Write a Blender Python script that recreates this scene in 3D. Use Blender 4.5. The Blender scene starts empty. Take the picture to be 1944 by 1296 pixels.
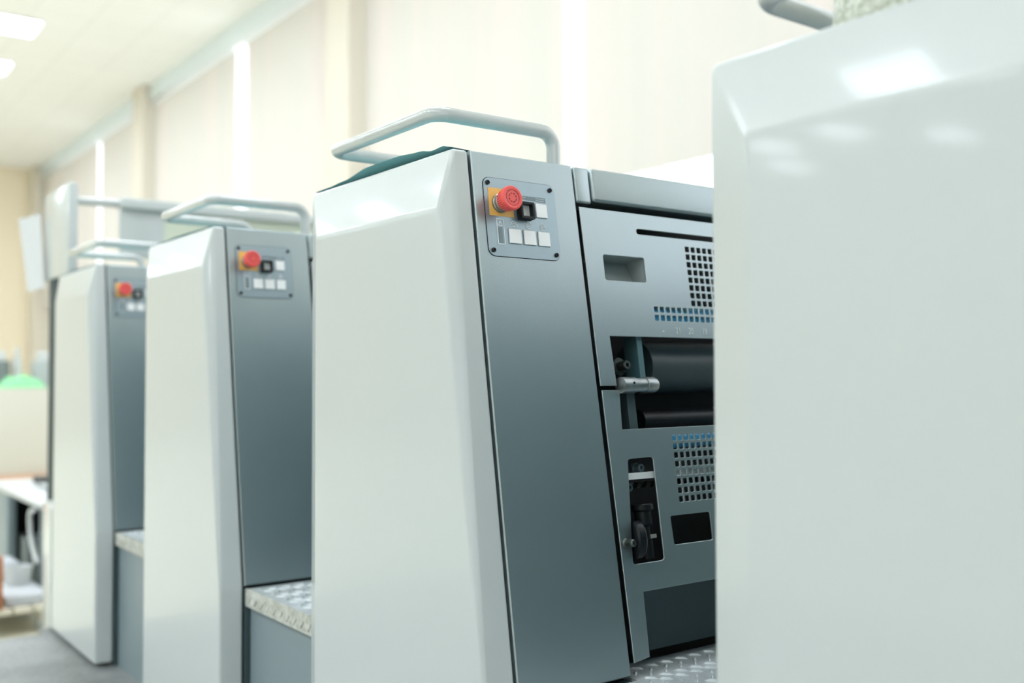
import bpy, bmesh, math, random
from mathutils import Vector, Matrix
random.seed(7)
scene = bpy.context.scene
col = scene.collection
PI = math.pi
H = 0.86                                   # eye height above the press walkway (z = 0)

# ------------------------------------------------------------------ camera
cam_data = bpy.data.cameras.new('camera')
cam = bpy.data.objects.new('camera', cam_data)
col.objects.link(cam)
yaw, pitch, roll = math.radians(36.490), math.radians(1.808), math.radians(-0.160)
F0 = Vector((-math.cos(yaw), math.sin(yaw), 0)); R0 = Vector((math.sin(yaw), math.cos(yaw), 0)); U0 = Vector((0, 0, 1))
Fv = F0 * math.cos(pitch) + U0 * math.sin(pitch)
Uv = -F0 * math.sin(pitch) + U0 * math.cos(pitch)
Rv = R0 * math.cos(roll) + Uv * math.sin(roll)
Uv = -R0 * math.sin(roll) + Uv * math.cos(roll)
m3 = Matrix((Rv, Uv, -Fv)).transposed()
cam.matrix_world = Matrix.Translation((0, 0, H)) @ m3.to_4x4()
cam_data.sensor_width = 36.0
cam_data.lens = 36.0 * 1943.95 / 1944.0
cam_data.clip_start = 0.02
cam_data.clip_end = 200
cam_data.dof.use_dof = True
cam_data.dof.focus_distance = 1.56
cam_data.dof.aperture_fstop = 2.3
scene.camera = cam

# ------------------------------------------------------------------ daylight, exposure
world = bpy.data.worlds.new('daylight'); scene.world = world
world.use_nodes = True
bg = world.node_tree.nodes['Background']
bg.inputs[0].default_value = (.93, 0.98, 1.03, 1)
bg.inputs[1].default_value = 2.2
LAMP = 17.5                                 # ceiling luminaires' radiance
scene.view_settings.view_transform = 'Standard'
scene.view_settings.look = 'None'
scene.view_settings.gamma = 1.0
scene.view_settings.exposure = 0.0
scene.view_settings.use_curve_mapping = False

# ------------------------------------------------------------------ materials
def mat(name, base, rough=.5, metal=0., spec=.5, coat=0., noise=None, bump=None, emit=None, coat_rough=.05):
    m = bpy.data.materials.new(name); m.use_nodes = True
    nt = m.node_tree; b = nt.nodes['Principled BSDF']
    b.inputs['Base Color'].default_value = (*base, 1)
    b.inputs['Roughness'].default_value = rough
    b.inputs['Metallic'].default_value = metal
    b.inputs['Specular IOR Level'].default_value = spec
    b.inputs['Coat Weight'].default_value = coat
    b.inputs['Coat Roughness'].default_value = coat_rough
    tc = nt.nodes.new('ShaderNodeTexCoord')
    if noise:                                # (scale, amount, second colour)
        n = nt.nodes.new('ShaderNodeTexNoise'); n.inputs['Scale'].default_value = noise[0]; n.inputs['Detail'].default_value = 6
        r = nt.nodes.new('ShaderNodeValToRGB')
        r.color_ramp.elements[0].position = .5 - noise[1]; r.color_ramp.elements[1].position = .5 + noise[1]
        r.color_ramp.elements[0].color = (*noise[2], 1); r.color_ramp.elements[1].color = (*base, 1)
        nt.links.new(tc.outputs['Object'], n.inputs['Vector']); nt.links.new(n.outputs['Fac'], r.inputs['Fac'])
        nt.links.new(r.outputs['Color'], b.inputs['Base Color'])
    if bump:                                 # (scale, distance)
        n2 = nt.nodes.new('ShaderNodeTexNoise'); n2.inputs['Scale'].default_value = bump[0]; n2.inputs['Detail'].default_value = 3
        bp = nt.nodes.new('ShaderNodeBump'); bp.inputs['Distance'].default_value = bump[1]; bp.inputs['Strength'].default_value = 1
        nt.links.new(tc.outputs['Object'], n2.inputs['Vector']); nt.links.new(n2.outputs['Fac'], bp.inputs['Height'])
        nt.links.new(bp.outputs['Normal'], b.inputs['Normal'])
    if emit:
        b.inputs['Emission Color'].default_value = (*emit[0], 1); b.inputs['Emission Strength'].default_value = emit[1]
    return m

M = {}
M['cover'] = mat('pale_gloss_enamel', (.545, .588, .582), .3, spec=.4, coat=.36, bump=(5, .0011), coat_rough=.06)
M['grey'] = mat('grey_satin_enamel', (.40, .465, .48), .39, metal=.85, spec=.5, noise=(9, .35, (.37, .435, .45)), bump=(420, .00008))
M['greydark'] = mat('dark_grey_enamel', (.06, .095, .105), .45, noise=(14, .3, (.05, .08, .09)))
M['infeed'] = mat('teal_grey_enamel', (.09, .19, .215), .4)
M['kick'] = mat('matt_dark_enamel', (.030, .050, .056), .6, spec=.3)
M['pocket'] = mat('grey_moulded_plastic', (.36, .41, .41), .45)
M['core'] = mat('black_machine_body', (.006, .008, .010), .6)
M['line'] = mat('black_seam', (.01, .013, .015), .5)
M['plate'] = mat('panel_foil_grey', (.34, .42, .46), .40, metal=.75, spec=.5, noise=(30, .3, (.32, .40, .44)))
M['yellow'] = mat('yellow_foil', (.88, .51, .13), .45, noise=(60, .3, (.80, .44, .10)))
M['red'] = mat('red_plastic', (.86, .10, .09), .35, spec=.5)
M['redink'] = mat('dark_red_print', (.16, .02, .02), .5)
M['chrome'] = mat('brushed_steel', (.55, .58, .58), .25, metal=1.)
M['steel'] = mat('worn_steel', (.42, .45, .45), .38, metal=.85, noise=(40, .25, (.25, .27, .27)))
M['darksteel'] = mat('oily_dark_steel', (.14, .16, .15), .4, metal=.8, noise=(60, .2, (.05, .055, .05)))
M['blackpl'] = mat('black_plastic', (.006, .008, .010), .4, spec=.3)
M['button'] = mat('white_button', (.93, .95, .95), .35)
M['buttonwarm'] = mat('ivory_button', (.62, .66, .64), .35)
M['print'] = mat('white_print', (.90, .94, .95), .6)
M['printfaint'] = mat('faded_print', (.80, .84, .85), .6)
M['strip'] = mat('dark_strip', (.20, .26, .28), .5)
M['rail'] = mat('pale_grey_rail_paint', (.50, .53, .52), .2, spec=.6, coat=.6, noise=(25, .2, (.46, .49, .48)))
M['mat'] = mat('teal_rubber', (.22, .52, .54), .5, noise=(14, .25, (.18, .45, .47)))
M['blue'] = mat('blue_blanket', (.12, .58, .95), .3, spec=.5)
M['roller'] = mat('dark_roller', (.045, .065, .072), .42, spec=.6)
M['white'] = mat('lit_white', (.85, .86, .85), .35)  # high white stands in for the light on the gripper bar
M['tread'] = mat('chequer_plate', (.62, .66, .67), .42, metal=.3, noise=(30, .2, (.48, .52, .53)), bump=(160, .0008))
M['lip'] = mat('worn_plate_edge', (.64, .65, .60), .5, metal=.1, noise=(45, .15, (.42, .43, .38)))
M['riser'] = mat('blue_grey_step_paint', (.21, .27, .29), .4, spec=.5)
M['walk'] = mat('walkway_plate', (.36, .375, .375), .5, metal=.1, noise=(3.5, .12, (.21, .225, .22)), bump=(45, .004))
M['floor'] = mat('ochre_floor', (.80, .77, .62), .4, noise=(1.3, .3, (.78, .75, .60)))
M['wallbeige'] = mat('beige_wall_paint', (.90, .80, .62), .8, noise=(1.2, .4, (.87, .77, .59)))
M['wallcream'] = mat('cream_wall_paint', (.88, .85, .78), .8)
M['column'] = mat('column_paint', (.72, .67, .57), .75)
M['trim'] = mat('white_trim_paint', (.86, .89, .88), .5)
M['frame'] = mat('window_frame_white', (.85, .86, .85), .4)
M['paper'] = mat('white_paper', (.58, .61, .64), .7)
M['counter'] = mat('cream_laminate', (.64, .62, .55), .5)
M['peach'] = mat('peach_board', (.72, .46, .32), .6)
M['desk'] = mat('white_desk_top', (.60, .63, .63), .4)
M['orange'] = mat('orange_wood', (.52, .20, .07), .6, noise=(8, .3, (.40, .15, .06)))
M['green'] = mat('green_film', (.28, .78, .36), .45, bump=(40, .01))
M['canister'] = mat('grey_canister', (.18, .21, .21), .5)
M['canlight'] = mat('pale_canister', (.42, .45, .45), .5)
M['pallet'] = mat('pale_wood', (.62, .58, .46), .7)
M['shadowgrey'] = mat('under_desk_dark', (.03, .04, .038), .6)  # near-black colour for the shade under the desk
M['ragmat'] = mat('speckled_cloth', (.84, .87, .78), .8, noise=(120, .14, (.52, .55, .44)), bump=(60, .005))
M['lampframe'] = mat('lamp_housing', (.8, .82, .82), .4)
M['lamp'] = mat('lamp_diffuser', (.9, .9, .9), .5, emit=((.88, .97, 1.08), LAMP))
M['hoodglass'] = mat('pale_green_acrylic', (.70, .76, .62), .25)

def tile_material():
    m = bpy.data.materials.new('ceiling_tiles'); m.use_nodes = True
    nt = m.node_tree; b = nt.nodes['Principled BSDF']; b.inputs['Roughness'].default_value = .9
    tc = nt.nodes.new('ShaderNodeTexCoord'); br = nt.nodes.new('ShaderNodeTexBrick')
    br.offset = 0; br.inputs['Scale'].default_value = 1; br.inputs['Mortar Size'].default_value = .012
    br.inputs['Brick Width'].default_value = .6; br.inputs['Row Height'].default_value = .6
    br.inputs['Color1'].default_value = (.93, .93, .90, 1); br.inputs['Color2'].default_value = (.92, .92, .89, 1)
    br.inputs['Mortar'].default_value = (.86, .86, .83, 1)
    nt.links.new(tc.outputs['Object'], br.inputs['Vector']); nt.links.new(br.outputs['Color'], b.inputs['Base Color'])
    return m
M['ceiling'] = tile_material()

def blind_material():
    m = bpy.data.materials.new('blind_fabric'); m.use_nodes = True
    nt = m.node_tree; nt.nodes.remove(nt.nodes['Principled BSDF']); out = nt.nodes['Material Output']
    tc = nt.nodes.new('ShaderNodeTexCoord'); mp = nt.nodes.new('ShaderNodeMapping'); mp.inputs['Scale'].default_value = (2.2, .01, .01)
    no = nt.nodes.new('ShaderNodeTexNoise'); no.inputs['Scale'].default_value = 1.0; no.inputs['Detail'].default_value = 4
    rp = nt.nodes.new('ShaderNodeValToRGB')
    rp.color_ramp.elements[0].color = (.68, .68, .62, 1); rp.color_ramp.elements[1].color = (.76, .69, .645, 1)
    rp.color_ramp.elements[0].position = .35; rp.color_ramp.elements[1].position = .65
    d = nt.nodes.new('ShaderNodeBsdfDiffuse'); t = nt.nodes.new('ShaderNodeBsdfTranslucent'); mx = nt.nodes.new('ShaderNodeMixShader')
    mx.inputs[0].default_value = .07
    L = nt.links.new
    L(tc.outputs['Object'], mp.inputs['Vector']); L(mp.outputs['Vector'], no.inputs['Vector']); L(no.outputs['Fac'], rp.inputs['Fac'])
    L(rp.outputs['Color'], d.inputs['Color']); L(rp.outputs['Color'], t.inputs['Color'])
    L(d.outputs[0], mx.inputs[1]); L(t.outputs[0], mx.inputs[2]); L(mx.outputs[0], out.inputs['Surface'])
    return m
M['blind'] = blind_material()

def frosted_material():
    m = M['blind'].copy(); m.name = 'frosted_strip'; nt = m.node_tree
    for l in list(nt.links):
        if l.from_node.type == 'VALTORGB': nt.links.remove(l)
    for n in nt.nodes:
        if n.type == 'BSDF_DIFFUSE' or n.type == 'BSDF_TRANSLUCENT': n.inputs['Color'].default_value = (.86, .91, .90, 1)
        if n.type == 'MIX_SHADER': n.inputs[0].default_value = .33
    return m
M['frost'] = frosted_material()

def glass_material():
    m = bpy.data.materials.new('window_glass'); m.use_nodes = True
    nt = m.node_tree; nt.nodes.remove(nt.nodes['Principled BSDF']); out = nt.nodes['Material Output']
    a = nt.nodes.new('ShaderNodeBsdfTransparent'); g = nt.nodes.new('ShaderNodeBsdfGlossy'); g.inputs['Roughness'].default_value = .02
    mx = nt.nodes.new('ShaderNodeMixShader'); L = nt.links.new
    mx.inputs[0].default_value = .06; L(a.outputs[0], mx.inputs[1]); L(g.outputs[0], mx.inputs[2]); L(mx.outputs[0], out.inputs['Surface'])
    return m
M['glass'] = glass_material()

# ------------------------------------------------------------------ mesh helpers
def link(name, me, m, parent=None, loc=None):
    o = bpy.data.objects.new(name, me); col.objects.link(o)
    me.materials.clear(); me.materials.append(m)
    if parent is not None: o.parent = parent
    if loc is not None: o.location = loc
    return o

def finish(bm, name, m, parent=None, bevel=0., seg=2, smooth=True, loc=None, angle=32, fold=20, weighted=False):
    bmesh.ops.remove_doubles(bm, verts=bm.verts, dist=1e-6)
    bmesh.ops.recalc_face_normals(bm, faces=bm.faces)
    if bevel > 0:
        edges = [e for e in bm.edges if len(e.link_faces) == 2 and e.calc_face_angle(0) > math.radians(fold)]
        bmesh.ops.bevel(bm, geom=edges, offset=bevel, segments=seg, profile=.5, affect='EDGES', clamp_overlap=True)
        bmesh.ops.recalc_face_normals(bm, faces=bm.faces)
    me = bpy.data.meshes.new(name); bm.to_mesh(me); bm.free()
    if smooth:
        me.polygons.foreach_set('use_smooth', [True] * len(me.polygons))
        me.set_sharp_from_angle(angle=math.radians(angle))
    o = link(name, me, m, parent, loc)
    if weighted: w = o.modifiers.new('weighted', 'WEIGHTED_NORMAL'); w.weight = 100; w.keep_sharp = False
    return o

def hexa(bm, p):                                   # eight corners: bottom ring, top ring
    v = [bm.verts.new(q) for q in p]
    for f in ((3, 2, 1, 0), (4, 5, 6, 7), (0, 1, 5, 4), (1, 2, 6, 5), (2, 3, 7, 6), (3, 0, 4, 7)):
        bm.faces.new([v[i] for i in f])

def box(bm, a, b):
    x0, y0, z0 = a; x1, y1, z1 = b
    hexa(bm, [(x0, y0, z0), (x1, y0, z0), (x1, y1, z0), (x0, y1, z0), (x0, y0, z1), (x1, y0, z1), (x1, y1, z1), (x0, y1, z1)])

def prism(bm, poly, to3, d0, d1):                  # polygon swept between two depths
    a = [bm.verts.new(to3(*p, d0)) for p in poly]; b = [bm.verts.new(to3(*p, d1)) for p in poly]
    bm.faces.new(a[::-1]); bm.faces.new(b); n = len(poly)
    for i in range(n): bm.faces.new((a[i], a[(i + 1) % n], b[(i + 1) % n], b[i]))

def frame_of(d):
    d = Vector(d).normalized(); h = Vector((0, 0, 1)) if abs(d.z) < .9 else Vector((1, 0, 0))
    a = d.cross(h).normalized(); return a, d.cross(a).normalized(), d

def lathe(bm, org, axis, prof, n=32):              # prof: (radius, distance along axis)
    a, b, d = frame_of(axis); org = Vector(org); rings = []
    for r, t in prof:
        if r < 1e-7: rings.append([bm.verts.new(org + d * t)])
        else: rings.append([bm.verts.new(org + d * t + (a * math.cos(2 * PI * i / n) + b * math.sin(2 * PI * i / n)) * r) for i in range(n)])
    for k in range(len(rings) - 1):
        A, B = rings[k], rings[k + 1]
        for i in range(n):
            j = (i + 1) % n
            if len(A) == 1 and len(B) == 1: continue
            if len(A) == 1: bm.faces.new((A[0], B[j], B[i]))
            elif len(B) == 1: bm.faces.new((A[i], A[j], B[0]))
            else: bm.faces.new((A[i], A[j], B[j], B[i]))

def rod(bm, p, q, r, n=20):
    p = Vector(p); q = Vector(q); l = (q - p).length
    lathe(bm, p, q - p, [(0, 0), (r, 0), (r, l), (0, l)], n)

def rounded_path(pts, rad, n=7):                   # round the corners of a polyline
    pts = [Vector(p) for p in pts]; out = [pts[0]]
    for i in range(1, len(pts) - 1):
        p, a, b = pts[i], pts[i - 1], pts[i + 1]
        u = (a - p).normalized(); w = (b - p).normalized(); ang = u.angle(w)
        t = min(rad / math.tan(ang / 2), .45 * (a - p).length, .45 * (b - p).length); r = t * math.tan(ang / 2)
        c = p + (u + w).normalized() * (r / math.sin(ang / 2)); s = p + u * t - c; e = p + w * t - c
        for k in range(n + 1):
            v = s * (1 - k / n) + e * (k / n); out.append(c + v.normalized() * r)
    out.append(pts[-1]); return out

def sweep(bm, pts, r, n=16):
    pts = [Vector(p) for p in pts]; d = (pts[1] - pts[0]).normalized()
    a, b, _ = frame_of(d); rings = []
    for i, p in enumerate(pts):
        t = (pts[min(i + 1, len(pts) - 1)] - pts[max(i - 1, 0)]).normalized()
        a = (a - t * a.dot(t)).normalized(); b = t.cross(a)
        rings.append([bm.verts.new(p + (a * math.cos(2 * PI * k / n) + b * math.sin(2 * PI * k / n)) * r) for k in range(n)])
    for A, B in zip(rings, rings[1:]):
        for k in range(n): bm.faces.new((A[k], A[(k + 1) % n], B[(k + 1) % n], B[k]))
    bm.faces.new(rings[0][::-1]); bm.faces.new(rings[-1])

def rrect(y0, y1, z0, z1, r, n=5):
    out = []
    for cy, cz, a0 in ((y1 - r, z1 - r, 0), (y0 + r, z1 - r, 90), (y0 + r, z0 + r, 180), (y1 - r, z0 + r, 270)):
        for k in range(n + 1):
            t = math.radians(a0 + 90 * k / n); out.append((cy + r * math.cos(t), cz + r * math.sin(t)))
    return out

def round_poly(poly, rad, n=4):
    out = []; k = len(poly)
    for i in range(k):
        p = Vector(poly[i]); a = Vector(poly[i - 1]); b = Vector(poly[(i + 1) % k])
        u = (a - p).normalized() * rad; w = (b - p).normalized() * rad
        for j in range(n + 1):
            t = j / n; q = (p + u) * (1 - t) ** 2 + p * 2 * t * (1 - t) + (p + w) * t ** 2; out.append((q.x, q.y))
    return out

# the slanted end face of a printing unit: y into the press, z relative to eye height, off = along its outward normal
SL = .15; NX, NZ = 1 / math.sqrt(1 + SL * SL), SL / math.sqrt(1 + SL * SL)
def PL(y, z, off=0.):
    return Vector((.27 - SL * z + off * NX, y, z + H + off * NZ))
NRM = Vector((NX, 0, NZ)); UPV = Vector((-NZ, 0, NX))

def sheet(name, outline, holes, t, m, parent, bevel=.0011, off=0., map3=PL):
    """flat sheet of thickness t with cut-outs; outer face at off"""
    cu = bpy.data.curves.new(name, 'CURVE'); cu.dimensions = '2D'; cu.fill_mode = 'BOTH'
    for poly in [outline] + holes:
        sp = cu.splines.new('POLY'); sp.points.add(len(poly) - 1)
        for i, (y, z) in enumerate(poly): sp.points[i].co = (y, z, 0, 1)
        sp.use_cyclic_u = True
    cu.extrude = t / 2 - bevel; cu.bevel_depth = bevel; cu.bevel_resolution = 0; cu.offset = -bevel
    tmp = bpy.data.objects.new(name + '_tmp', cu); col.objects.link(tmp)
    dg = bpy.context.evaluated_depsgraph_get(); dg.update()
    me = bpy.data.meshes.new_from_object(tmp.evaluated_get(dg))
    bpy.data.objects.remove(tmp); bpy.data.curves.remove(cu)
    for v in me.vertices: v.co = map3(v.co.x, v.co.y, v.co.z - t / 2 + off)
    me.name = name; me.polygons.foreach_set('use_smooth', [False] * len(me.polygons))
    return link(name, me, m, parent)

def flat(name, poly, off, m, parent, t=.0006):     # thin raised foil on the slanted face
    bm = bmesh.new(); prism(bm, poly, PL, off - t, off); return finish(bm, name, m, parent, smooth=False)

def ring2d(bm, cy, cz, r, w, off, a0=0, a1=360, n=20, t=.0004):
    full = abs(a1 - a0) >= 360; k = n if full else n + 1; rows = []
    for i in range(k):
        a = math.radians(a0 + (a1 - a0) * i / n); c, s = math.cos(a), math.sin(a)
        rows.append([bm.verts.new(PL(cy + q * c, cz + q * s, o)) for q, o in ((r - w / 2, off - t), (r - w / 2, off), (r + w / 2, off), (r + w / 2, off - t))])
    for i in range(k if full else k - 1):
        A, B = rows[i], rows[(i + 1) % k]
        for j in range(4): bm.faces.new((A[j], A[(j + 1) % 4], B[(j + 1) % 4], B[j]))

def bar2d(bm, p, q, w, off, t=.0004):
    p = Vector(p); q = Vector(q); d = (q - p).normalized(); n = Vector((-d.y, d.x)) * w / 2
    prism(bm, [tuple(p - n), tuple(q - n), tuple(q + n), tuple(p + n)], PL, off - t, off)

def thing(name, label, cat, loc=(0, 0, 0), group=None):
    o = bpy.data.objects.new(name, None); col.objects.link(o); o.location = loc; o.empty_display_size = .1
    o['label'] = label; o['category'] = cat
    if group: o['group'] = group
    return o
def tag(o, label, cat, group=None, kind=None):
    o['label'] = label; o['category'] = cat
    if group: o['group'] = group
    if kind: o['kind'] = kind
    return o
def structure(o):
    o['kind'] = 'structure'; return o
def copy_tree(o, parent=None):
    c = o.copy(); col.objects.link(c)
    if parent is not None: c.parent = parent
    for ch in list(o.children): copy_tree(ch, c)
    return c

# ------------------------------------------------------------------ the hall
FZ = -.26; CZ = H + 4.0; YW = 4.52; XL = -21.5; XR = 7.0; YF = -16.0
def slab(name, a, b, m, parent=None, **k):
    bm = bmesh.new(); box(bm, a, b); return finish(bm, name, m, parent, smooth=False, **k)
structure(slab('floor', (XL - .2, YF - .2, FZ - .1), (XR + .2, YW + .2, FZ), M['floor']))
structure(slab('ceiling', (XL - .2, YF - .2, CZ), (XR + .2, YW + .2, CZ + .1), M['ceiling']))
structure(slab('wall_left', (XL - .2, YF, FZ), (XL, YW, CZ), M['wallbeige']))
structure(sheet('wall_right', [(YF, FZ), (YW, FZ), (YW, CZ), (YF, CZ)], [[(-7, H), (2.5, H), (2.5, H + 3.2), (-7, H + 3.2)]], .2, M['wallcream'], None, bevel=.0001, map3=lambda y, z, d: Vector((XR - d, y, z))))
w = bpy.data.objects.new('window_5', None); col.objects.link(w); w.location = (XR, -2.25, H); structure(w)  # unseen window, added to brighten faces turned to the right
bm = bmesh.new()
for k in range(5): y = -4.75 + k * 2.36; box(bm, (.05, y, 0), (.12, y + .06, 3.2))
box(bm, (.05, -4.69, 0), (.12, 4.69, .06)); box(bm, (.05, -4.69, 3.14), (.12, 4.69, 3.2))
finish(bm, 'window_frame', M['frame'], w, smooth=False)
bm = bmesh.new(); bm.faces.new([bm.verts.new(q) for q in ((.085, -4.7, .05), (.085, 4.7, .05), (.085, 4.7, 3.15), (.085, -4.7, 3.15))]); finish(bm, 'pane', M['glass'], w, smooth=False)
WZ0, WZ1 = H + .72, H + 3.975
bays = [(-20.3, -15.05), (-14.05, -9.1), (-8.0, -2.75), (-1.9, 3.6)]
def xz_map(x, z, d): return Vector((x, YW + .1 - d, z))
wall = sheet('wall_back', [(XL, FZ), (XR, FZ), (XR, CZ), (XL, CZ)], [[(a, WZ0), (b, WZ0), (b, WZ1), (a, WZ1)] for a, b in bays], .2, M['wallcream'], None, bevel=.0001, map3=lambda x, z, d: Vector((x, YW - d, z)))
structure(wall)
for i, (a, b) in enumerate(bays):
    w = bpy.data.objects.new('window_%d' % (i + 1), None); col.objects.link(w); w.location = ((a + b) / 2, YW, WZ0); structure(w)
    hw = (b - a) / 2; hh = WZ1 - WZ0
    bm = bmesh.new(); t = .06
    box(bm, (-hw, .05, 0), (hw, .12, t)); box(bm, (-hw, .05, hh - t), (hw, .12, hh))
    for k in (0, .3, .8, 1):
        x = -hw + k * (2 * hw - t); box(bm, (x, .052, t), (x + t, .118, hh - t))
    finish(bm, 'window_frame', M['frame'], w, smooth=False)
    bm = bmesh.new(); bm.faces.new([bm.verts.new(q) for q in ((-hw + .01, .085, .01), (hw - .01, .085, .01), (hw - .01, .085, hh - .01), (-hw + .01, .085, hh - .01))]); finish(bm, 'pane', M['glass'], w, smooth=False)
    bm = bmesh.new(); box(bm, (-hw - .03, -.10, -.05), (hw + .03, .05, 0)); finish(bm, 'window_sill', M['frame'], w, smooth=False)
structure(slab('wall_front', (XL - .2, YF - .2, FZ), (XR + .2, YF, CZ), M['wallcream']))
# columns between the bays, frosted strip under the ceiling made translucent to look bright
cols = [(-21.49, -21.0), (-14.72, -14.282), (-8.63, -8.186), (-2.6, -2.1), (3.75, 4.2)]
for i, (a, b) in enumerate(cols):
    structure(slab('trim_%d' % (i + 1), (a, 4.24, FZ), (b, YW - .001, CZ), M['column']))
for i in range(4):
    a, b = cols[i][1], cols[i + 1][0]
    structure(slab('trim_%d' % (i + 6), (a + .01, 4.34, CZ - .215), (b - .01, 4.345, CZ - .002), M['frost']))

# blinds
def make_blind(x0, x1, label):
    t = thing('vertical_blind', label, 'blind', ((x0 + x1) / 2, 4.42, H + 1.25), 'cream blinds along the window wall')
    hw = (x1 - x0) / 2; hh = 2.47
    slab('headrail', (-hw, -.03, hh), (hw, .03, hh + .06), M['frame'], t)
    bm = bmesh.new(); n = int(2 * hw / .115); pts = []
    for k in range(n):                              # overlapping strips, each turned a little
        xa = -hw + k * 2 * hw / n; w_ = 2 * hw / n + .012; dy = random.uniform(-.009, .009); ya = .012
        p = [(xa, -ya + dy, 0), (min(xa + w_, hw), ya + dy, 0)]
        q = [bm.verts.new(p[0]), bm.verts.new(p[1]), bm.verts.new((p[1][0], p[1][1], hh)), bm.verts.new((p[0][0], p[0][1], hh))]
        bm.faces.new(q)
    me = bpy.data.meshes.new('slats'); bm.to_mesh(me); bm.free()
    link('slats', me, M['blind'], t)
    return t
make_blind(-20.9, -17.25, 'cream vertical blind nearest the end wall, left of the farthest bright slit')
make_blind(-16.98, -14.8, 'cream vertical blind on the far side of the thin column')
make_blind(-14.25, -11.36, 'cream vertical blind between the thin column and the bright slit above the press')
make_blind(-10.98, -8.68, 'cream vertical blind between the bright slit and the wide column')
make_blind(-8.15, -5.38, 'cream vertical blind from the wide column to the slit above the sharp printing unit')
make_blind(-5.16, -2.65, 'cream vertical blind right of the widest bright slit, running behind the nearest unit')

# ceiling luminaires
lamp0 = None
def lamp(x, y, label, group):
    global lamp0
    if lamp0 is None:
        lamp0 = thing('ceiling_light', label, 'lamp', (x, y, CZ), group)
        bm = bmesh.new(); a, b = .30, .605
        for p, q in (((-a, -b, -.03), (-a + .012, b, 0)), ((a - .012, -b, -.03), (a, b, 0)), ((-a + .012, -b, -.03), (a - .012, -b + .012, 0)), ((-a + .012, b - .012, -.03), (a - .012, b, 0))): box(bm, p, q)
        finish(bm, 'lamp_frame', M['lampframe'], lamp0, smooth=False)
        slab('diffuser', (-.287, -.592, -.022), (.287, .592, -.004), M['lamp'], lamp0)
        return lamp0
    o = copy_tree(lamp0); o.location = (x, y, CZ); o['label'] = label; o['group'] = group; return o
lamp(-12.65, 1.96, 'ceiling light cut by the photo edge, the nearer and higher of the two in view', 'ceiling lights in view')
lamp(-14.50, 1.99, 'ceiling light cut by the photo edge, the lower and farther of the two in view', 'ceiling lights in view')
for k in list(range(0, 6)) + [8, 9]:
    x = -12.65 + 1.85 * (k + 1) if k < 8 else -14.5 - 1.85 * (k - 7)
    lamp(x, 1.96, 'bright ceiling light of the row along the press, outside the photo', 'ceiling lights over the press outside the photo')
for k in range(14):
    lamp(2.78 - 1.6 * k, -2.85, 'bright ceiling light of the row over the operator aisle, outside the photo', 'ceiling lights over the aisle')
for y, xs in ((-7.2, (-17.5, -13.3, -9.1, -4.9, -.7, 3.5)), (-12.7, (-17.6, -14.6, -11.65, -10.25, -6.2, -2.2)), (-14.4, (-16, -12.6, -9.3, -5.0, -1.0, 3.0))):
    for x in xs:
        lamp(x, y, 'bright ceiling light of the far rows of the hall, outside the photo', 'ceiling lights of the far rows')

# ------------------------------------------------------------------ walkway the press stands on
bm = bmesh.new()
prism(bm, [(-3.69, -1.6), (1.6, -1.6), (1.6, 2.45), (-3.775, 2.45), (-3.775, .79), (-3.69, .79)], lambda x, y, d: Vector((x, y, d)), FZ, 0)
tag(finish(bm, 'walkway', M['walk'], smooth=False), 'grey textured metal walkway that the printing units stand on', 'walkway')

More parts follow.
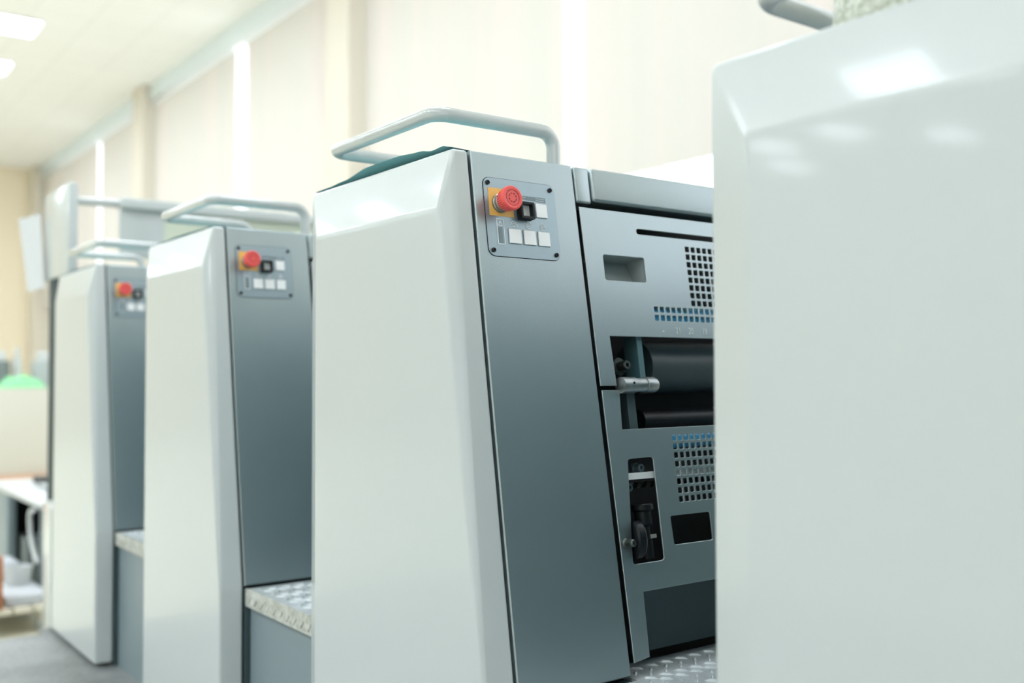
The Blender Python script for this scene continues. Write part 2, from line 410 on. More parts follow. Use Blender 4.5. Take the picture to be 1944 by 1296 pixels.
# ------------------------------------------------------------------ printing unit (prototype)
def make_unit():
    u = thing('printing_unit', '', 'printing machine', (-1.5, 0, 0), 'printing units of the press')
    KZ = -.467
    # pale operator-side cover
    bm = bmesh.new(); V = bm.verts.new
    lev = [(.012, .337, .340), (KZ + H, .337, .340)]
    lo = [V((-.27, .842, .012)), V((-.197, .814, .012)), V((.336, .814, .012)), V((.3395, .866, .012)), V((-.27, .866, .012))]
    kn_f = V((.336, .814, KZ + H)); kn_b = V((.3395, .866, KZ + H))
    bl = V((-.197, .814, 1.106)); br = V((.213, .814, 1.106))
    tl = V((-.27, .842, 1.2)); tr = V((.216, .838, 1.2)); tb = V((.2185, .866, 1.2)); tlb = V((-.27, .866, 1.2))
    bm.faces.new((lo[0], lo[1], bl, tl))                                  # left chamfer
    bm.faces.new((lo[1], lo[2], kn_f, br, bl))                            # front
    bm.faces.new((bl, br, tr, tl))                                        # top bevel
    bm.faces.new((lo[2], lo[3], kn_b, kn_f)); bm.faces.new((kn_f, kn_b, tb, tr)); bm.faces.new((kn_f, tr, br))
    bm.faces.new((tl, tr, tb, tlb)); bm.faces.new((lo[4], lo[3], lo[2], lo[1], lo[0])); bm.faces.new((lo[0], tl, tlb, lo[4]))
    bm.faces.new((lo[4], tlb, tb, kn_b, lo[3]))
    finish(bm, 'front_cover', M['cover'], u, bevel=.006, seg=4, angle=180, fold=8, weighted=True)
    # dark body behind everything
    bm = bmesh.new()
    prof = lambda o: [(-.262, .0), (.34 - .016 + o, 0), (.34 - .016 + o, KZ + H), (.2185 - .016 + o, 1.192), (-.262, 1.192)]
    prism(bm, prof(0), lambda x, z, d: Vector((x, d, z)), .867, 1.074)
    prism(bm, prof(-.13), lambda x, z, d: Vector((x, d, z)), 1.074, 2.25)
    finish(bm, 'body', M['core'], u, smooth=False)
    # infeed side of the unit, unseen; dark teal set for its reflection in the facing panel
    slab('infeed_panel', (-.27, .868, .012), (-.262, 2.25, 1.192), M['infeed'], u)
    slab('top_cover', (-.268, .868, 1.192), (.19, 1.5, 1.2), M['grey'], u)
    slab('drive_side_cover', (-.27, 2.251, 0), (.21, 2.36, 1.2), M['cover'], u)
    # control column
    sheet('control_column', [(.8695, -.462), (.8695, .340), (1.0695, .340), (1.084, -.462)], [], .016, M['grey'], u, bevel=.0018)
    bm = bmesh.new(); box(bm, (.325, .869, .0), (.345, 1.086, .39)); finish(bm, 'base_trim', M['greydark'], u, smooth=False)
    # control panel
    seam = flat('panel_seam', rrect(.8862, 1.0258, .1777, .3013, .0125), .0006, M['line'], u)
    pn = flat('control_panel', rrect(.8870, 1.0250, .1785, .3005, .012), .0014, M['plate'], u, t=.0012)
    O = .0014
    flat('warning_foil', [(.8945, .241), (.940, .241), (.940, .2845), (.8945, .2845)], O + .0005, M['yellow'], pn)
    for y, z in ((.8950, .2920), (1.0165, .2920), (.8955, .1870), (1.0175, .1870)):
        bm = bmesh.new(); lathe(bm, PL(y, z, O - .0005), NRM, [(.0036, 0), (.0036, .0026), (.0031, .0032), (.0016, .0032), (.0014, .0018), (0, .0018)], 16)
        finish(bm, 'screw', M['blackpl'], pn)
    # emergency stop
    c = (.9150, .2605)
    bm = bmesh.new(); lathe(bm, PL(*c, O), NRM, [(.0150, 0), (.0150, .004), (.0138, .005), (.0138, .009), (.0125, .010), (.0125, .016), (0, .016)], 36)
    finish(bm, 'button_collar', M['steel'], pn)
    bm = bmesh.new(); n = 72; a, b, d = frame_of(NRM); org = PL(*c, O)
    prof = [(.0130, .0145, 0), (.0165, .0150, 1), (.0176, .0200, 1), (.0186, .0265, 1), (.0192, .0275, 0), (.0192, .0315, 0), (.0184, .0337, 0), (.0165, .0346, 0), (.0128, .0342, 0), (.0120, .0336, 0), (.0080, .0338, 0), (.0, .0338, 0)]
    rings = []
    for r, t_, rib in prof:
        if r == 0: rings.append([bm.verts.new(org + d * t_)]); continue
        rings.append([bm.verts.new(org + d * t_ + (a * math.cos(2 * PI * i / n) + b * math.sin(2 * PI * i / n)) * (r - (.0008 if rib and i % 2 else 0))) for i in range(n)])
    for A, B in zip(rings, rings[1:]):
        for i in range(n):
            j = (i + 1) % n
            bm.faces.new((A[i], A[j], B[0]) if len(B) == 1 else (A[i], A[j], B[j], B[i]))
    bm.faces.new(rings[0][::-1])
    finish(bm, 'stop_button', M['red'], pn, angle=25)
    bm = bmesh.new()
    for k in range(8): ring2d(bm, c[0], c[1], .0068, .0012, 0, 45 * k + 6, 45 * k + 33, 5)
    ring2d(bm, c[0], c[1], .0122, .0004, 0, 0, 360, 40)
    for v in bm.verts: v.co += NRM * (O + .0343)
    finish(bm, 'button_marking', M['redink'], pn, smooth=False)
    # guarded button
    bm = bmesh.new(); y0, y1, z0, z1 = .9470, .9725, .2385, .2645; w = .0032
    for p in ([(y0, z0), (y1, z0), (y1, z0 + w), (y0, z0 + w)], [(y0, z1 - w), (y1, z1 - w), (y1, z1), (y0, z1)],
              [(y0, z0 + w), (y0 + w, z0 + w), (y0 + w, z1 - w), (y0, z1 - w)], [(y1 - w, z0 + w), (y1, z0 + w), (y1, z1 - w), (y1 - w, z1 - w)]):
        prism(bm, p, PL, O, O + .0125)
    finish(bm, 'button_guard', M['blackpl'], pn, smooth=False)
    flat('push_button', rrect(y0 + w, y1 - w, z0 + w, z1 - w, .001), O + .0030, M['buttonwarm'], pn, t=.003)
    flat('label_strip', [(.951, .2725), (1.0055, .2700), (1.0055, .2780), (.951, .2775)], O + .0004, M['strip'], pn)
    bm = bmesh.new()
    for q in range(6):
        y = .986 + .0028 * q; bar2d(bm, (y, .2755), (y + .0018, .2755), .0007, O + .0007); bar2d(bm, (y, .2722), (y + .0016, .2722), .0007, O + .0007)
    finish(bm, 'strip_lettering', M['print'], pn, smooth=False); bm = bmesh.new()
    for q in range(4): bar2d(bm, (.9555 + .0028 * q, .2752), (.9572 + .0028 * q, .2752), .0007, O + .0007)
    finish(bm, 'strip_lettering', M['print'], pn, smooth=False)
    for (ya, yb, za, zb) in ((.9840, 1.0055, .2452, .2670), (.9270, .9497, .2000, .2222), (.9553, .9780, .1998, .2220), (.9838, 1.0060, .1996, .2218)):
        flat('key_bezel', rrect(ya - .0008, yb + .0008, za - .0008, zb + .0008, .0008), O + .0006, M['strip'], pn)
        flat('push_button', rrect(ya, yb, za, zb, .0008), O + .0022, M['button'], pn, t=.002)
    bm = bmesh.new()                                                     # indicator outline with triangle
    for p, q in (((.9055, .1970), (.9055, .2362)), ((.9185, .1970), (.9185, .2362)), ((.9055, .1970), (.9185, .1970)), ((.9055, .2362), (.9185, .2362))):
        bar2d(bm, p, q, .0011, O + .0007)
    finish(bm, 'indicator_outline', M['print'], pn, smooth=False)
    flat('indicator_window', [(.9085, .1995), (.9155, .1995), (.9155, .2235), (.9085, .2235)], O + .0007, M['strip'], pn)
    bm = bmesh.new()
    bar2d(bm, (.9085, .2262), (.9155, .2262), .0010, O + .0007); bar2d(bm, (.9085, .2262), (.9120, .2330), .0010, O + .0007); bar2d(bm, (.9155, .2262), (.9120, .2330), .0010, O + .0007)
    ring2d(bm, .9380, .2310, .0042, .0009, O + .0007); bar2d(bm, (.9350, .2310), (.9408, .2310), .0007, O + .0007); ring2d(bm, .9435, .2285, .0020, .0007, O + .0007)
    ring2d(bm, .9660, .2295, .0036, .0009, O + .0007); bar2d(bm, (.9640, .2295), (.9682, .2295), .0007, O + .0007); ring2d(bm, .9660, .2300, .0064, .0014, O + .0007, 25, 100)
    ring2d(bm, .9940, .2320, .0034, .0009, O + .0007); bar2d(bm, (.9922, .2320), (.9958, .2320), .0007, O + .0007); ring2d(bm, .9925, .2273, .0022, .0008, O + .0007); ring2d(bm, .9968, .2273, .0022, .0008, O + .0007)
    finish(bm, 'button_symbols', M['print'], pn, smooth=False)
    # handrail
    bm = bmesh.new()
    pth = rounded_path([(.115, 1.115, 1.19), (.115, 1.115, 1.280), (.112, .873, 1.280), (-.250, .873, 1.280), (-.250, 1.115, 1.280), (-.250, 1.115, 1.19)], .028)
    sweep(bm, pth, .0122, 20); finish(bm, 'handrail', M['rail'], u, angle=60)
    # guard over the gap: end cap, long cover
    def cyl_y(name, poly, ya, yb, m, bevel=.004, parent=u):
        b_ = bmesh.new(); prism(b_, poly, lambda x, z, d: Vector((x, d, z)), ya, yb); return finish(b_, name, m, parent, bevel=bevel, seg=3)
    def pt(z, off): p = PL(0, z, off); return (p.x, p.z)
    cyl_y('guard_end_cap', [pt(.279, 0), pt(.340, 0), pt(.340, -.10), pt(.279, -.10)], 1.0735, 1.1055, M['grey'])
    cyl_y('guard_cover', [pt(.2835, .002), pt(.341, .002), pt(.341, -.10), pt(.2835, -.05)], 1.1085, 2.2, M['grey'], bevel=.006)
    # upper guard plate with cut-outs
    holes = [rrect(1.2000, 2.05, .2365, .2455, .0044), rrect(1.118, 1.2105, .1535, .1955, .004)]
    for r in range(8):
        for k in range(26): holes.append(rrect(1.3135 + .0145 * k, 1.3235 + .0145 * k, .2135 - .0137 * r, .2227 - .0137 * r, .0012, 1))
    for r in range(2):
        for k in range(34): holes.append(rrect(1.2212 + .01385 * k, 1.2307 + .01385 * k, .1035 - .0142 * r, .1128 - .0142 * r, .0012, 1))
    up = sheet('upper_guard', [(1.0770, .2722), (2.2, .2722), (2.2, .061), (1.1140, .061), (1.1180, -.0195), (1.0830, -.0195)], holes, .003, M['grey'], u, bevel=.0007)
    # moulded finger pocket behind its cut-out
    bm = bmesh.new(); A = [PL(y, z, -.0035) for y, z in ((1.117, .1525), (1.2115, .1525), (1.2115, .1965), (1.117, .1965))]
    B = [PL(y, z, o) for y, z, o in ((1.117, .160, -.034), (1.2115, .160, -.034), (1.2115, .1965, -.048), (1.117, .1965, -.048))]
    va = [bm.verts.new(q) for q in A]; vb = [bm.verts.new(q) for q in B]
    for i in range(4): bm.faces.new((va[i], va[(i + 1) % 4], vb[(i + 1) % 4], vb[i]))
    bm.faces.new(vb); finish(bm, 'grip_pocket', M['pocket'], up, smooth=False)
    for s, y in (('21', 1.2725), ('20', 1.3030), ('19', 1.3375)):
        cu = bpy.data.curves.new('numeral', 'FONT'); cu.body = s; cu.size = .0150; cu.align_x = 'CENTER'; cu.align_y = 'CENTER'; cu.extrude = .0002
        tmp = bpy.data.objects.new('tmp', cu); col.objects.link(tmp); dg = bpy.context.evaluated_depsgraph_get(); dg.update()
        me = bpy.data.meshes.new_from_object(tmp.evaluated_get(dg)); bpy.data.objects.remove(tmp)
        for v in me.vertices: v.co = PL(y + v.co.x * .85, .0725 + v.co.y, v.co.z + .0004)
        link('numeral', me, M['printfaint'], up)
    bm = bmesh.new(); bar2d(bm, (1.2345, .0712), (1.2385, .0712), .002, .0005)
    finish(bm, 'printed_dash', M['printfaint'], up, smooth=False)
    # lower guard plate
    holes = [round_poly([(1.1245, -.1365), (1.1800, -.1355), (1.1800, -.2990), (1.1120, -.2990)], .006), round_poly([(1.2045, -.2320), (1.2975, -.2325), (1.2970, -.2785), (1.2065, -.2780)], .004),
             round_poly([(1.34, -.2320), (1.43, -.2325), (1.43, -.2785), (1.34, -.2780)], .004)]
    for r in range(8):
        for k in range(22): holes.append(rrect(1.2293 + .0140 * k, 1.2387 + .0140 * k, -.1117 - .0143 * r, -.1022 - .0143 * r, .0012, 1))
    lg = sheet('lower_guard', [(1.0845, -.0265), (1.1225, -.0265), (1.1195, -.0895), (2.2, -.0895), (2.2, -.3420), (1.1275, -.3420), (1.1262, -.4400), (1.0925, -.4440)], holes, .003, M['grey'], u, bevel=.0007)
    bm = bmesh.new(); q = [PL(1.1285, -.3420, -.002), PL(2.2, -.3420, -.002), PL(2.2, -.4385, -.040), PL(1.1285, -.4385, -.040)]
    hexa(bm, [p - NRM * .008 for p in q] + q); finish(bm, 'kick_panel', M['kick'], u, smooth=False)
    bm = bmesh.new(); lathe(bm, PL(1.1005, -.2655, -.002), NRM, [(.0085, 0), (.0085, .004), (.0065, .006), (.0060, .020), (.0045, .022), (.0022, .022), (.0018, .019), (0, .019)], 24)
    finish(bm, 'guard_stud', M['darksteel'], lg)
    # inside the upper opening
    bm = bmesh.new(); rod(bm, PL(1.235, .022, -.078), PL(2.22, .022, -.078), .046, 40); finish(bm, 'plate_roller', M['roller'], u)
    bm = bmesh.new(); rod(bm, PL(1.235, -.070, -.085), PL(2.22, -.070, -.085), .020, 30); finish(bm, 'ink_roller', M['blackpl'], u)
    bm = bmesh.new(); rod(bm, PL(1.20, .098, -.0265), PL(2.22, .098, -.0265), .021, 40); finish(bm, 'blanket_roller', M['blue'], u)
    bm = bmesh.new(); rod(bm, PL(1.20, -.110, -.020), PL(2.22, -.110, -.020), .013, 30); finish(bm, 'wash_roller', M['blue'], u)
    bm = bmesh.new(); hexa(bm, [PL(1.192, -.01, -.055), PL(1.204, -.01, -.055), PL(1.194, -.01, -.010), PL(1.182, -.01, -.010), PL(1.192, .068, -.055), PL(1.204, .068, -.055), PL(1.194, .068, -.010), PL(1.182, .068, -.010)])
    finish(bm, 'bearing_flange', M['infeed'], u, bevel=.001, seg=1)
    bm = bmesh.new(); hexa(bm, [PL(1.152, -.100, -.035), PL(1.170, -.100, -.035), PL(1.166, -.100, -.012), PL(1.148, -.100, -.012), PL(1.152, -.02, -.035), PL(1.170, -.02, -.035), PL(1.166, -.02, -.012), PL(1.148, -.02, -.012)])
    finish(bm, 'lever_plate', M['greydark'], u, bevel=.001, seg=1)
    bm = bmesh.new(); hexa(bm, [PL(1.118, -.062, -.055), PL(1.172, -.062, -.055), PL(1.166, -.062, -.036), PL(1.118, -.062, -.036), PL(1.125, -.03, -.055), PL(1.164, -.03, -.055), PL(1.160, -.03, -.036), PL(1.125, -.03, -.036)])
    finish(bm, 'bearing_block', M['greydark'], u, bevel=.002, seg=1)
    bm = bmesh.new(); lathe(bm, PL(1.1215, -.0195, .004), (0, 1, 0), [(0, 0), (.0132, 0), (.0132, .030), (.0116, .0305), (.0116, .052), (.0130, .0525), (.0130, .072), (.0110, .077), (0, .077)], 28)
    cy = finish(bm, 'throw_cylinder', M['steel'], u)
    bm = bmesh.new(); lathe(bm, PL(1.1405, -.0175, .0172), NRM, [(.0022, -.002), (.0022, .0003), (0, .0003)], 14); finish(bm, 'oil_hole', M['blackpl'], cy)
    bm = bmesh.new(); lathe(bm, PL(1.1560, .016, -.056), NRM, [(.021, 0), (.020, .014), (.0165, .020), (.0150, .026), (.0080, .0265), (.0080, .043), (.0070, .045), (.0038, .045), (.0033, .038), (0, .038)], 12)
    finish(bm, 'adjusting_bolt', M['darksteel'], u, angle=20)
    # inside the narrow slot
    bm = bmesh.new(); box_pts = [PL(1.110, -.1690, -.020), PL(1.9, -.1690, -.020), PL(1.9, -.1690, -.007), PL(1.110, -.1690, -.007)]
    hexa(bm, box_pts + [p + UPV * .0105 for p in box_pts]); finish(bm, 'gripper_bar', M['white'], u, smooth=False)
    bm = bmesh.new()
    for k in range(30):
        y = 1.118 + .02 * k; b4 = [PL(y, -.1835, -.034), PL(y + .008, -.1835, -.034), PL(y + .014, -.1735, -.034), PL(y + .006, -.1735, -.034)]
        hexa(bm, b4 + [p + NRM * .010 for p in b4])
    finish(bm, 'gripper_rack', M['darksteel'], u, smooth=False)
    for y, z in ((1.1590, -.1520), (1.1290, -.1815)):
        bm = bmesh.new(); lathe(bm, PL(y, z, -.026), NRM, [(.0095, 0), (.0095, .006), (.0070, .008), (.0066, .018), (.0058, .019), (.0034, .019), (.003, .014), (0, .014)], 20)
        finish(bm, 'slot_bolt', M['greydark'], u)
    bm = bmesh.new(); lathe(bm, PL(1.160, -.2950, -.018), UPV, [(0, 0), (.0115, 0), (.0115, .030), (.009, .032), (.009, .052), (.014, .054), (.014, .075), (.0185, .078), (.0185, .0855), (.0170, .087), (0, .0875)], 28)
    finish(bm, 'locking_pin', M['blackpl'], u)
    bm = bmesh.new(); lathe(bm, PL(1.1190, -.2620, -.006), (.35, .94, 0), [(0, 0), (.027, 0), (.030, .003), (.030, .013), (.027, .016), (0, .016)], 32)
    finish(bm, 'thumb_wheel', M['blackpl'], u)
    bm = bmesh.new(); q = [PL(1.150, -.2640, -.022), PL(1.182, -.2640, -.022), PL(1.182, -.2640, -.014), PL(1.150, -.2640, -.014)]
    hexa(bm, q + [p + UPV * .006 for p in q]); finish(bm, 'stop_tab', M['lip'], u, smooth=False)
    return u

unit = make_unit()
unit['label'] = 'sharp pale-covered printing unit with curled teal mat on its top'
uL = copy_tree(unit); uL.location.x = -2.5; uL['label'] = 'blurred pale-covered printing unit between the sharp one and the farthest one'
uF = copy_tree(unit); uF.location.x = -3.5; uF['label'] = 'farthest pale-covered printing unit, beside the tall post with hanging paper'
uR = copy_tree(unit); uR.location.x = -.5; uR['label'] = 'nearest pale-covered printing unit, carrying a speckled rag roll, its button panel out of view'
for ch in uR.children:
    if ch.name.startswith('handrail'): ch.location = (.022, 0, -.012)

# ------------------------------------------------------------------ tread steps in the gaps
def make_step():
    s = thing('tread_step', '', 'step', (-1.5, 0, 0), 'tread steps between printing units')
    x0, x1, y0, y1, zt = .347, .724, .868, 1.95, H - .467
    slab('riser', (x0 + .006, y0 + .010, 0), (x1, y1, zt - .035), M['riser'], s)
    bm = bmesh.new(); box(bm, (x0, y0 + .004, zt - .006), (x1, y1, zt)); box(bm, (.272, 1.090, zt - .006), (x0, y1, zt))
    def loz(cx, cy, l, w, h, ang, z=zt, vert=False):
        c, sn = math.cos(ang), math.sin(ang); P = []
        for k in range(8):
            a = k * PI / 4; px, py = l * math.cos(a), w * math.sin(a); P.append((px * c - py * sn, px * sn + py * c))
        mk = (lambda px, py, q: Vector((cx + px, y0 - q, cy + py))) if vert else (lambda px, py, q: Vector((cx + px, cy + py, z + q)))
        lo_ = [bm.verts.new(mk(px, py, -.0005)) for px, py in P]; hi = [bm.verts.new(mk(px * .45, py * .45, h)) for px, py in P]
        for k in range(8): bm.faces.new((lo_[k], lo_[(k + 1) % 8], hi[(k + 1) % 8], hi[k]))
        bm.faces.new(hi)
    i = 0; yy = y0 + .03
    while yy < y1 - .02:
        xx = (x0 if yy < 1.11 else x0 - .066) + .020 + (.0165 if i % 2 else 0); k = 0 if yy < 1.11 else 1
        while xx < x1 - .015:
            loz(xx, yy, .0135, .0036, .0032, math.radians(45 if (i + k) % 2 else -45)); xx += .033; k += 1
        yy += .0165; i += 1
    finish(bm, 'tread_plate', M['tread'], s, angle=20)
    bm = bmesh.new(); box(bm, (x0, y0, zt - .036), (x1, y0 + .005, zt + .0015)); xx = x0 + .012; k = 0
    while xx < x1 - .01:
        loz(xx, zt - .010 - (.008 if k % 2 else 0), .0075, .0026, .0028, math.radians(70 if k % 2 else -70), vert=True)
        loz(xx + .008, zt - .026, .0065, .0024, .0028, math.radians(-60 if k % 2 else 60), vert=True); xx += .0165; k += 1
    finish(bm, 'tread_lip', M['lip'], s, angle=20)
    return s
st = make_step(); st['label'] = 'chequer-plate tread step between the sharp unit and the nearest unit'
s2 = copy_tree(st); s2.location.x = -2.5; s2['label'] = 'chequer-plate tread step with worn front lip, left of the sharp unit'
s3 = copy_tree(st); s3.location.x = -3.5; s3['label'] = 'chequer-plate tread step right of the farthest unit'

# ------------------------------------------------------------------ rubber mats on the unit tops
def make_mat(x, curl, label):
    bm = bmesh.new(); nx, ny = 40, 14; g = []
    key = [(0, .0005), (.12, .0015), (.24, .0045), (.44, .0150), (.64, .0155), (.80, .0115), (.88, .0060), (.945, .0080), (1, .002)]
    def prof(t):
        for (a, p), (b, q) in zip(key, key[1:]):
            if t <= b:
                k = (t - a) / (b - a); k = k * k * (3 - 2 * k); return p + (q - p) * k
        return 0
    for i in range(nx + 1):
        t = i / nx; row = []
        for j in range(ny + 1):
            s_ = j / ny; lift = prof(t) * curl * max(0, 1 - s_ / .45) ** 2
            row.append(bm.verts.new((-.264 + .468 * t, .846 + .20 * s_, 1.2026 + lift)))
        g.append(row)
    for i in range(nx):
        for j in range(ny): bm.faces.new((g[i][j], g[i + 1][j], g[i + 1][j + 1], g[i][j + 1]))
    r = bmesh.ops.solidify(bm, geom=list(bm.faces), thickness=.002)
    o = finish(bm, 'rubber_mat', M['mat'], None, angle=50, loc=(x, 0, 0))
    return tag(o, label, 'mat', 'teal rubber mats on the printing units')
make_mat(-1.5, 1.0, 'teal rubber mat with curled front edge on the sharp printing unit')
make_mat(-2.5, .22, 'teal rubber mat lying flat on the blurred middle printing unit')
make_mat(-3.5, .22, 'teal rubber mat lying flat on the farthest printing unit')

# rag roll on the nearest unit
bm = bmesh.new(); n = 40
lathe(bm, (0, 0, 0), (0, 0, 1), [(0, 0), (.040, 0), (.046, .008), (.047, .03), (.0435, .05), (.045, .075), (.042, .10), (.036, .115), (.02, .118), (.012, .108), (0, .106)], n)
for v in bm.verts:
    a = math.atan2(v.co.y, v.co.x); r = math.hypot(v.co.x, v.co.y)
    if r > .02: k = 1 + .05 * math.sin(5 * a + 40 * v.co.z) + .035 * math.sin(11 * a - 60 * v.co.z); v.co.x *= k; v.co.y *= k
tag(finish(bm, 'rag_roll', M['ragmat'], None, loc=(-.655, .985, 1.2002), angle=50), 'white and green speckled rag roll on top of the nearest printing unit', 'rag')

# ------------------------------------------------------------------ feeder end beyond the farthest unit
fe = thing('feeder_frame', 'pale grey feeder post with head plate, round rail and beam behind farthest unit', 'machine frame', (-4.38, .97, FZ))
def fx(o): return (o[0] + 4.38, o[1] - .97, o[2] - FZ)
bm = bmesh.new(); box(bm, fx((-4.52, .95, H + .385)), fx((-4.115, .985, H + .735))); finish(bm, 'head_plate', M['cover'], fe, bevel=.004)
bm = bmesh.new(); box(bm, fx((-4.445, .955, FZ)), fx((-4.32, 1.0, H + .39))); finish(bm, 'post', M['kick'], fe, bevel=.003)
bm = bmesh.new(); rod(bm, fx((-4.14, .975, H + .668)), fx((-4.10, 1.20, H + .668)), .016, 20); finish(bm, 'round_rail', M['rail'], fe)
bm = bmesh.new(); box(bm, fx((-4.13, 1.13, H + .645)), fx((-4.05, 2.75, H + .685))); finish(bm, 'beam', M['cover'], fe, bevel=.006)
bm = bmesh.new(); box(bm, fx((-4.10, 1.13, H + .455)), fx((-4.08, 1.30, H + .645))); finish(bm, 'end_plate', M['cover'], fe, bevel=.003)
bm = bmesh.new(); box(bm, fx((-4.095, 1.30, H + .50)), fx((-4.085, 2.72, H + .645))); finish(bm, 'screen', M['hoodglass'], fe, smooth=False)
bm = bmesh.new(); box(bm, fx((-4.13, 2.70, FZ)), fx((-4.05, 2.78, H + .645))); finish(bm, 'post', M['cover'], fe, bevel=.003)
# low cover beyond the farthest unit
bm = bmesh.new()
prism(bm, [(-3.778, .826), (-4.02, .852), (-4.02, 1.6), (-3.778, 1.6)], lambda x, y, d: Vector((x, y, d)), -.05, H - .455)
prism(bm, [(-3.790, .85), (-4.00, .872), (-4.00, 1.58), (-3.790, 1.58)], lambda x, y, d: Vector((x, y, d)), FZ, -.05)
tag(finish(bm, 'low_end_cover', M['cover'], None, bevel=.006, seg=3), 'low pale cover box adjoining the left side of the farthest printing unit', 'machine cover')
# hanging paper
bm = bmesh.new()
for p in ((-4.52, .944, H + .665), (-4.99, .944, H + .700), (-4.82, .946, H + .362), (-4.44, .946, H + .352)): bm.verts.new(p)
bm.verts.ensure_lookup_table(); bm.faces.new(bm.verts[:]); bmesh.ops.subdivide_edges(bm, edges=list(bm.edges), cuts=6, use_grid_fill=True)
for v in bm.verts: v.co.y += .006 * math.sin((v.co.x + 5) * 9) - .004
bmesh.ops.solidify(bm, geom=list(bm.faces), thickness=.0008)
tag(finish(bm, 'paper_sheet', M['paper'], None), 'white paper sheet hanging from the left side of the tall feeder post', 'paper')

# ------------------------------------------------------------------ far end of the hall
ct = thing('counter', 'cream counter with peach plinth against the far beige wall, green film on it', 'counter', (-9.9, 1.8, FZ))
bm = bmesh.new(); box(bm, (-.35, -1.4, .27), (.35, 1.2, 1.012)); finish(bm, 'counter_body', M['counter'], ct, bevel=.006)
bm = bmesh.new(); box(bm, (-.33, -1.4, 0), (.39, 1.2, .27)); finish(bm, 'plinth', M['peach'], ct, smooth=False)
CT = FZ + 1.012
def canister(x, y, r, h, m, capm, label, name='canister'):
    t = thing(name, label, 'container', (x, y, CT + .0005))
    b = bmesh.new(); lathe(b, (0, 0, 0), (0, 0, 1), [(0, 0), (r * .96, 0), (r, r * .06), (r, h * .92), (r * .9, h), (0, h)], 28); finish(b, 'canister_body', m, t)
    b = bmesh.new(); lathe(b, (0, 0, h), (0, 0, 1), [(0, 0), (r * .55, 0), (r * .55, h * .30), (r * .45, h * .36), (0, h * .36)], 24); finish(b, 'cap', capm, t)
    return t
canister(-9.92, 1.735, .085, .235, M['canister'], M['desk'], 'dark grey canister with pale cap on the counter, cut by the photo edge')
canister(-9.92, 2.09, .10, .235, M['canlight'], M['desk'], 'light grey canister with white cap on the counter, beside the dark post')
canister(-9.95, 1.878, .038, .26, M['desk'], M['desk'], 'slim white bottle standing between the two canisters', 'bottle')
bm = bmesh.new(); bmesh.ops.create_grid(bm, x_segments=30, y_segments=30, size=1)
for v in bm.verts:
    x, y = v.co.x, v.co.y; r = math.hypot(x, y); h = .085 * max(0, 1 - r * r) ** .8 * (1 + .4 * math.sin(7 * x + 3 * y) * math.cos(6 * y - 2 * x))
    v.co = Vector((.11 * x, .20 * y, max(h, .0) + .002))
bmesh.ops.solidify(bm, geom=list(bm.faces), thickness=.0015)
tag(finish(bm, 'green_film', M['green'], None, loc=(-9.66, 1.86, CT + .001), angle=80), 'crumpled bright green plastic film heaped on the cream counter', 'film')

DZ = H - .60
dk = thing('desk', 'low white desk with grey side leg behind the low end cover', 'desk', (-5.8, 1.35, FZ))
bm = bmesh.new(); box(bm, (-.66, -.262, DZ - FZ - .03), (.62, .04, DZ - FZ)); finish(bm, 'desk_top', M['desk'], dk, bevel=.004)
bm = bmesh.new(); box(bm, (.57, -.255, 0), (.61, .03, DZ - FZ - .03)); finish(bm, 'desk_leg', M['riser'], dk, bevel=.003)
bm = bmesh.new(); box(bm, (-.64, -.255, 0), (-.185, -.215, DZ - FZ - .03)); finish(bm, 'desk_leg', M['riser'], dk, bevel=.003)
bm = bmesh.new(); box(bm, (-.60, -.21, .0), (-.57, .03, DZ - FZ - .03)); box(bm, (-.57, .0, 0), (.565, .03, DZ - FZ - .03)); finish(bm, 'under_desk_shade', M['shadowgrey'], dk, smooth=False)  # dark sheets added to stand for the shade under the desk
def papers(x, y, w, d, h, m, label, name, group=None, z=DZ):
    b = bmesh.new(); box(b, (-w / 2, -d / 2, 0), (w / 2, d / 2, h)); o = finish(b, name, m, None, bevel=.002, loc=(x, y, z + .0004)); return tag(o, label, 'paper stack' if 'paper' in name else 'case', group)
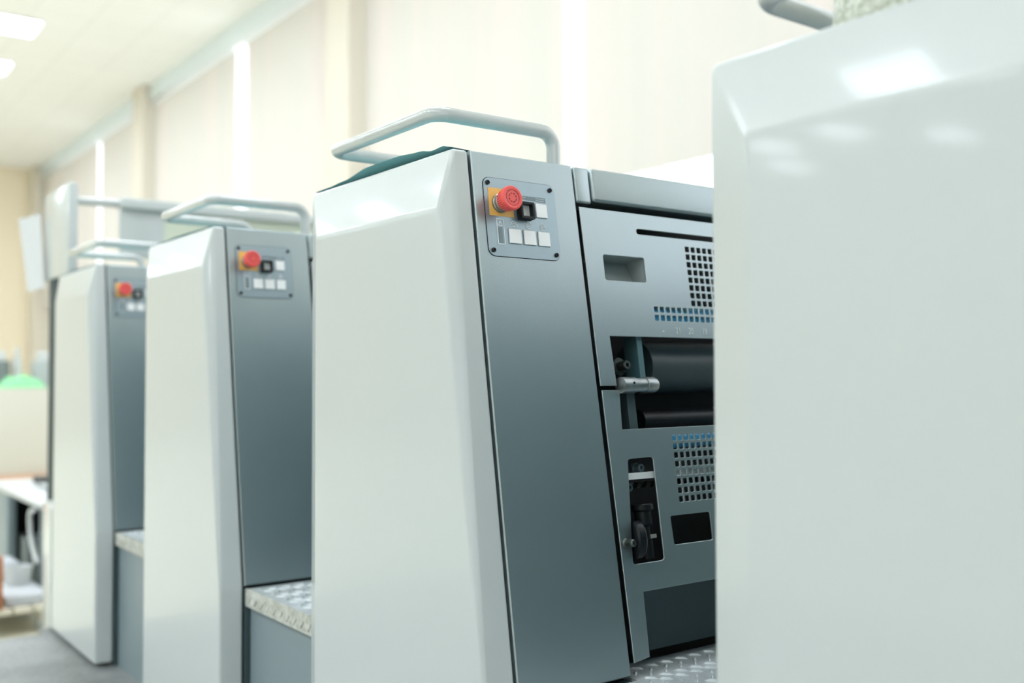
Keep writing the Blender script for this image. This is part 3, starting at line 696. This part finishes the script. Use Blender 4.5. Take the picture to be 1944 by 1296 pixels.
papers(-5.80, 1.30, .34, .14, .018, M['canlight'], 'light grey flat case lying on the low white desk', 'flat_case')
papers(-6.12, 1.32, .22, .11, .035, M['blackpl'], 'small black case beside the flat grey case on the white desk', 'small_case')
# under and before the desk
papers(-5.98, 1.24, .26, .16, .26, M['canister'], 'grey equipment case standing on the floor in the dark under the desk', 'equipment_case', z=FZ)
bm = bmesh.new(); sweep(bm, rounded_path([(-5.20, 1.062, DZ - .03), (-5.31, 1.064, DZ - .05), (-5.28, 1.066, DZ - .17), (-5.16, 1.068, DZ - .27)], .05), .011, 12)
tag(finish(bm, 'hose', M['desk'], None, angle=60), 'short white curved hose hanging at the front edge of the white desk', 'hose')
pl = thing('pallet', 'low pale pallet on wheels carrying white paper, left of the low end cover', 'pallet', (-5.22, .91, FZ))
bm = bmesh.new()
for k in range(4): y = -.16 + .082 * k; box(bm, (-.40, y, .095), (.40, y + .072, .115))
for y in (-.13, .13): box(bm, (-.40, y - .02, .055), (.40, y + .02, .095))
finish(bm, 'deck', M['pallet'], pl, smooth=False)
for x, y in ((-.28, -.13), (.28, -.13), (-.28, .13), (.28, .13)):
    bm = bmesh.new(); lathe(bm, (x, y - .018, .0275), (0, 1, 0), [(0, 0), (.027, 0), (.027, .036), (0, .036)], 18); finish(bm, 'wheel', M['desk'], pl)
zp = FZ + .116
papers(-5.10, .977, .40, .175, .040, M['paper'], 'wide low stack of white paper on the pallet', 'paper_stack', z=zp)
papers(-5.44, .93, .22, .20, .115, M['paper'], 'taller stack of white paper at the far end of the pallet', 'paper_stack', z=zp)
b = bmesh.new(); lathe(b, (0, 0, 0), (0, 0, 1), [(0, 0), (.050, 0), (.060, .075), (.064, .077), (.060, .082), (.055, .076), (.046, .008), (0, .008)], 28)
tag(finish(b, 'tub', M['desk'], None, loc=(-5.19, .995, zp + .041)), 'small round white tub standing on the wide paper stack', 'tub')
papers(-4.91, .827, .14, .085, .225, M['orange'], 'orange-brown wooden box on the pallet, cut by the photo edge', 'wooden_box', z=zp)
